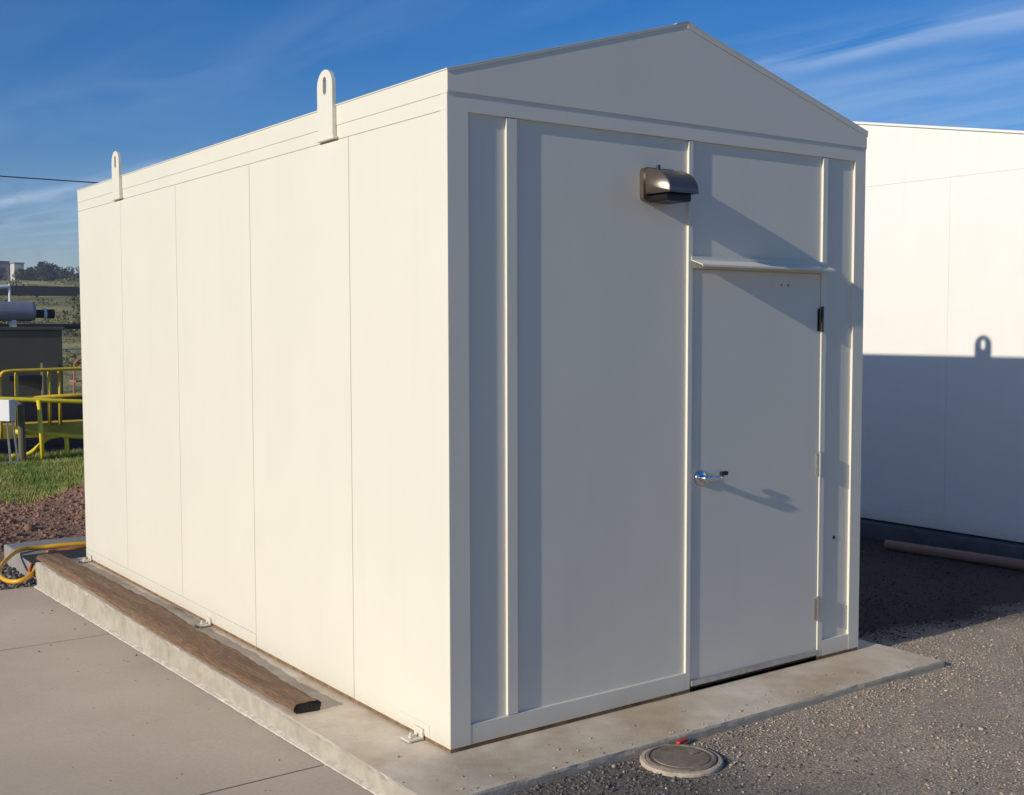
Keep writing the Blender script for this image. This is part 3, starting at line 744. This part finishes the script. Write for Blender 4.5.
# ================================================================ BACKGROUND (north-west view past the shed)
def rail(name, label, pipes, m='yellow', r=.031):
    o = thing(name, pipes[0][1][0], label, 'handrail')
    for nm, pts, cv in pipes: link(nm, T(pts, r, 10, cv), m, o, smooth=True)
    return o
rail('handrail', 'bright yellow pipe handrail at the far edge of the lawn', [
    ('top_pipe', [(-1.5, 14.2, .78), (1.16, 13.02, .79), (2.3, 13.0, .705), (4.6, 12.9, .68)], 0),
    ('middle_pipe', [(1.353, 13.05, .33), (2.29, 13.03, .20), (4.4, 12.95, .10)], 0),
    ('post', [(1.655, 12.97, .75), (1.69, 12.97, -.2)], 0), ('post', [(3.4, 12.9, .70), (3.42, 12.9, -.2)], 0), ('post', [(.35, 13.3, .78), (.35, 13.3, -.2)], 0),
    ('end_bend', [(1.30, 13.1, -.01), (1.45, 13.1, -.01), (1.56, 13.09, .02), (1.68, 13.08, .12), (1.78, 13.06, .215), (1.92, 13.05, .24)], 6),
    ('end_bend', [(2.0, 13.05, .24), (2.035, 13.06, .18), (2.04, 13.06, .0), (2.02, 13.06, -.09), (1.96, 13.06, -.125), (1.85, 13.06, -.125)], 6)])
rail('handrail', 'duller ochre handrail with a rounded corner along the walkway behind the basin', [
    ('top_pipe', [(2.27, 18.05, -.2), (2.27, 18.05, .78), (2.30, 18.05, .92), (2.42, 18.05, .985), (3.0, 18.05, .995), (3.8, 18.05, 1.01), (6, 18.05, 1.03)], 6),
    ('middle_pipe', [(2.27, 18.1, .50), (3.8, 18.1, .52), (6, 18.1, .54)], 0),
    ('post', [(2.57, 18.12, .96), (2.56, 18.12, .0)], 0), ('post', [(3.13, 18.12, .98), (3.12, 18.12, .0)], 0), ('post', [(3.31, 18.12, .98), (3.3, 18.12, .0)], 0), ('post', [(4.4, 18.12, .98), (4.4, 18.12, .0)], 0)], 'ochre', .034)
wk = thing('walkway', (4, 18.6, -.2), 'raised steel walkway with ochre toe board behind the dark basin', 'walkway')
link('toe_board', B(1.4, 7, 18.16, 18.2, -.22, .03), 'ochre', wk); link('deck', B(1.4, 7, 18.205, 19.3, -.20, -.02), 'ochre', wk)
bs = thing('basin', (6, 15.8, -2.5), 'dark open basin sunk behind the yellow handrail', 'basin')
for a in ((.2, 12, 13.45, 13.54, -2.6, -.14), (.2, 12, 18.01, 18.12, -2.6, -.24), (.1, .195, 13.45, 18.12, -2.6, -.14), (12.005, 12.1, 13.45, 18.12, -2.6, -.24)):
    link('basin_wall', B(*a), 'navy', bs)
link('floor', B(.2, 12, 13.545, 18.005, -2.6, -2.5), 'navy', bs)
link('tank_wall', B(2.3, 9, 19.4, 19.5, -.35, .47), 'navy', label='low dark navy steel wall behind the ochre walkway', cat='wall')
# white box on legs
wb = thing('control_box', (1.2, 13., -.1), 'white control box on thin grey legs at the left end of the yellow handrail', 'control box')
bm = B(-.13, .13, -.06, .06, .50, .79, bev=.008); bmesh.ops.rotate(bm, verts=bm.verts[:], cent=(0, 0, 0), matrix=Matrix.Rotation(R(-52), 3, 'Z')); bmesh.ops.translate(bm, verts=bm.verts[:], vec=(1.17, 12.82, 0)); link('cabinet', bm, 'whitep', wb)
link('cover_flap', prism_xz([(1.272, .56), (1.345, .72), (1.345, .76), (1.272, .79)], 12.80, 12.88), 'whitep', wb)
for xa, xb in ((1.08, 1.07), (1.2, 1.24), (1.27, 1.335)): link('leg', T([(xa, 12.84, .56), (xb, 12.84, -.1)], .016, 8), 'zinc', wb)
link('foot_pad', B(.8, 1.34, 12.6, 13.1, -.2, -.06, bev=.01), 'pad', label='small pale concrete pad under the white control box', cat='pad')
link('bollard_post', T([(1.43, 12.99, -.15), (1.42, 12.99, .74)], .05, 12), 'olive', label='dark olive post beside the white control box', cat='post')
# olive plant building, tank above it
ob = thing('equipment_container', (3.8, 25, -.1), 'dark olive steel container beyond the handrails with a grey tank above', 'container')
link('body', B(.2, 4.955, 24, 26.4, -.2, 1.70, bev=.02), 'olive', ob)
link('roof', B(.16, 5.0, 23.95, 26.45, 1.702, 1.775, bev=.01), 'olive', ob)
link('lower_ledge', B(3.75, 4.45, 23.86, 23.995, .58, .68), 'navy', ob)
link('side_box', B(4.46, 4.8, 23.8, 23.995, .15, .95), 'olive', ob)
tk = thing('storage_tank', (3.3, 24.9, 1.78), 'grey horizontal cylindrical tank on saddles over the olive container roof', 'tank')
link('shell', T([(1.5, 24.9, 2.13), (1.56, 24.9, 2.13), (4.52, 24.9, 2.13), (4.58, 24.9, 2.13)], [.14, .225, .225, .19], 28), 'tank', tk)
link('nozzle', T([(4.55, 24.9, 2.08), (4.78, 24.9, 2.08)], .10, 14), 'navy', tk); link('flange', T([(4.78, 24.9, 2.08), (4.84, 24.9, 2.08)], .13, 14), 'whitep', tk); link('valve', T([(4.84, 24.9, 2.08), (5.02, 24.9, 2.08)], .11, 14), 'navy', tk)
for x in (2.0, 3.0, 4.1): link('saddle', B(x - .05, x + .05, 24.75, 25.05, 1.776, 1.93), 'whitep', tk)
pf = thing('gantry', (4.0, 24.5, 1.78), 'white gantry rising behind the horizontal tank', 'gantry')
link('post', T([(4.14, 25.3, 1.776), (4.14, 25.3, 2.78)], .03, 8), 'whitep', pf); link('post', T([(3.78, 25.3, 1.776), (3.78, 25.3, 2.70)], .03, 8), 'tank', pf)
link('cross_bar', T([(3.78, 25.3, 2.70), (4.14, 25.3, 2.72)], .045, 8), 'whitep', pf)
pr = thing('metal_rack', (5.1, 23, -.2), 'faded red metal rack right of the olive container', 'rack')
for x in (4.86, 5.05, 5.4): link('leg', T([(x, 22.9, -.3), (x + .05, 22.9, .95)], .022, 8), 'pink', pr)
link('shelf', B(4.84, 5.6, 22.6, 23.1, .14, .18), 'pink', pr); link('shelf', B(4.84, 5.6, 22.6, 23.1, .55, .59), 'pink', pr)
link('hoop', T([(4.9, 22.85, .95), (4.98, 22.85, 1.03), (5.12, 22.85, 1.07), (5.26, 22.85, 1.03), (5.35, 22.85, .95)], .03, 8, 5), 'pink', pr)
link('guard_frame', T([(4.98, 24.5, -.2), (4.98, 24.5, 1.25), (5.8, 24.5, 1.25)], .022, 8), 'whitep', label='thin pale pipe frame standing right behind the faded red rack', cat='frame')
# low pipe line and dark fence on the hillside
hp = thing('pipe_line', (10, 40, 1.7), 'dark pipe line running level on short posts across the foot of the hill', 'pipe line')
link('pipe', T([(2, 40, 1.80), (30, 40, 1.80)], .10, 10), 'navy', hp)
for x in np.arange(4, 30, 4): link('support_post', B(x - .06, x + .06, 39.95, 40.05, -.1, 1.72), 'navy', hp)
hf = thing('dark_fence', (40, 150, 5.), 'long dark screen fence running across the hillside', 'fence')
link('screen', B(5, 95, 149.9, 150.1, 5.75, 6.95), 'cable', hf)
for x in np.arange(6, 95, 6): link('fence_post', B(x - .1, x + .1, 150.12, 150.3, 3.6, 7.05), 'cable', hf)

# scrub on the hillside: many leafy clumps, one mass
def leaves(centers, rad, per, size, squash=.7):
    n = len(centers) * per
    c = np.repeat(centers, per, 0); r = np.repeat(rad, per)[:, None]
    d = rng.normal(size=(n, 3)); d /= np.linalg.norm(d, axis=1)[:, None]; d *= rng.uniform(.45, 1, (n, 1)) ** .5
    d[:, 2] *= squash
    p = c + d * r; s = np.repeat(size, per)[:, None]
    a = rng.normal(size=(n, 3)); a /= np.linalg.norm(a, axis=1)[:, None]
    b = np.cross(a, rng.normal(size=(n, 3))); b /= np.linalg.norm(b, axis=1)[:, None]
    V = np.stack([p - a * s, p + a * s * .2 + b * s * .8, p + a * s, p - b * s * .7], 1).reshape(-1, 3)
    return mesh_np('leaves', V, np.arange(4 * n).reshape(-1, 4))
n = 1100
t = rng.random(n); d = 34 + 250 * t ** 1.5; an = rng.uniform(R(6), R(24), n)
X = -2.6 + d * np.sin(an); Y = -4. + d * np.cos(an)
r = rng.uniform(.35, 1.0, n) * np.interp(d, [34, 100, 280], [.8, 1.5, 2.6])
keep = (np.hypot(X - 3, Y - 25) > 4) & (fbm(X / 9, Y / 9, 3, 12) > .02)
Pn = np.column_stack([X, Y, terr(X, Y) + r * .1])[keep]; r = r[keep]
link('scrub', leaves(Pn, r, 90, r * .10, .5), 'scrub', kind='stuff')

# skyline trees
def tree(x, y, h, w, label, m='leaf', layers=9, per=70):
    z = float(terr(np.array([x]), np.array([y]))[0]) - .3
    o = thing('tree', (x, y, z), label, 'tree', 'trees along the far skyline')
    bm = bmesh.new(); tube(bm, [(x, y, z), (x + .1, y, z + h * .35), (x - .1, y, z + h * .75)], [w * .06, w * .045, w * .02], 8)
    for k in range(5):
        a = k * 1.3; tube(bm, [(x, y, z + h * (.3 + .08 * k)), (x + math.cos(a) * w * .35, y + math.sin(a) * w * .35, z + h * (.45 + .09 * k))], [w * .025, w * .01], 6)
    link('trunk', bm, 'bark', o)
    cs = []; rs = []
    for k in range(layers * 3):
        t = random.random(); a = random.uniform(0, 6.28); rr = w * .42 * math.sqrt(random.random()) * math.sin(math.pi * (.12 + .80 * t))
        cs.append((x + rr * math.cos(a), y + rr * math.sin(a), z + h * (.22 + .72 * t))); rs.append(w * random.uniform(.11, .2))
    link('crown', leaves(np.array(cs), np.array(rs), per, np.array(rs) * .2, .85), m, o)
sk = [(69.0, 285, 4.5, 5.5, 'dark round tree just right of the pale far building', 'leaf'), (73.0, 292, 6.2, 5.0, 'tallest dark tree left of middle on the far skyline', 'leaf'),
      (70.5, 280, 4.2, 6.0, 'low dark tree at the foot of the tallest skyline tree', 'leaf'),
      (76.5, 300, 3.8, 6.5, 'wide low green tree in the middle of the far skyline', 'leaf2'), (79.5, 296, 3.6, 6.0, 'small bushy tree between the wide low tree and the blue green trees', 'leaf'),
      (82.2, 290, 4.4, 5., 'blue green tree second from the cream shed on the far skyline', 'leaf2'), (85.5, 294, 6.0, 6., 'tall blue green tree on the skyline next to the cream shed', 'leaf2'),
      (91, 300, 6.5, 7., 'large dark skyline tree behind the cream shed', 'leaf'), (63.8, 270, 3.6, 6., 'dark tree standing before the pale far building', 'leaf'), (58, 275, 3.6, 6., 'dark tree at the left end of the skyline before the violet grey building', 'leaf')]
for s in sk: tree(s[0], s[1], s[2] * (.86 if s[0] < 75 else 1.15), s[3] * (1 if s[0] < 75 else 1.2), *s[4:])
# far buildings
zb = 11.5
fb = thing('far_building', (64, 300, zb), 'violet grey block building on the far skyline at the left', 'building')
link('wall', B(54, 67.2, 300, 312, zb, 17.6), 'bgrey', fb); link('roof', B(53.8, 67.3, 299.8, 312.2, 17.61, 17.9), 'cable', fb)
for x in np.arange(55.5, 66, 2.4): link('window', B(x, x + 1.2, 299.9, 299.99, 15., 16.4), 'glass', fb)
fb = thing('far_building', (69, 296, zb), 'narrow pale building beside the violet grey block on the far skyline', 'building')
link('wall', B(67.4, 69.6, 296, 304, zb, 17.2), 'bwhite', fb); link('roof', B(67.3, 69.7, 295.8, 304.2, 17.21, 17.45), 'bgrey', fb)
link('window', B(68.2, 68.9, 295.92, 295.99, 15.2, 16.), 'glass', fb)
# overhead cable between poles
cb_ = []
for k in range(41):
    t = k / 40; x = -35 + 95 * t; cb_.append((x, 40, 7.03 + 3.2 * ((x - 9) / 50) ** 2 + .02 * (x - 9) * 0))
link('overhead_cable', T(cb_, .022, 6), 'cable', label='thin dark overhead cable crossing the blue sky left of the shed', cat='cable')

# thin haze over the whole place, lid just above the highest thing
hm = bpy.data.materials.new('haze_air'); hm.use_nodes = True
hn = hm.node_tree; hn.nodes.remove(hn.nodes['Principled BSDF'])
pv = hn.nodes.new('ShaderNodeVolumePrincipled'); pv.inputs['Density'].default_value = .0006; pv.inputs['Color'].default_value = (.78, .86, 1., 1); pv.inputs['Anisotropy'].default_value = .2
hn.links.new(pv.outputs[0], hn.nodes['Material Output'].inputs['Volume'])
link('haze', B(-2600, 2600, -2600, 2600, -5, 24), hm, kind='stuff')
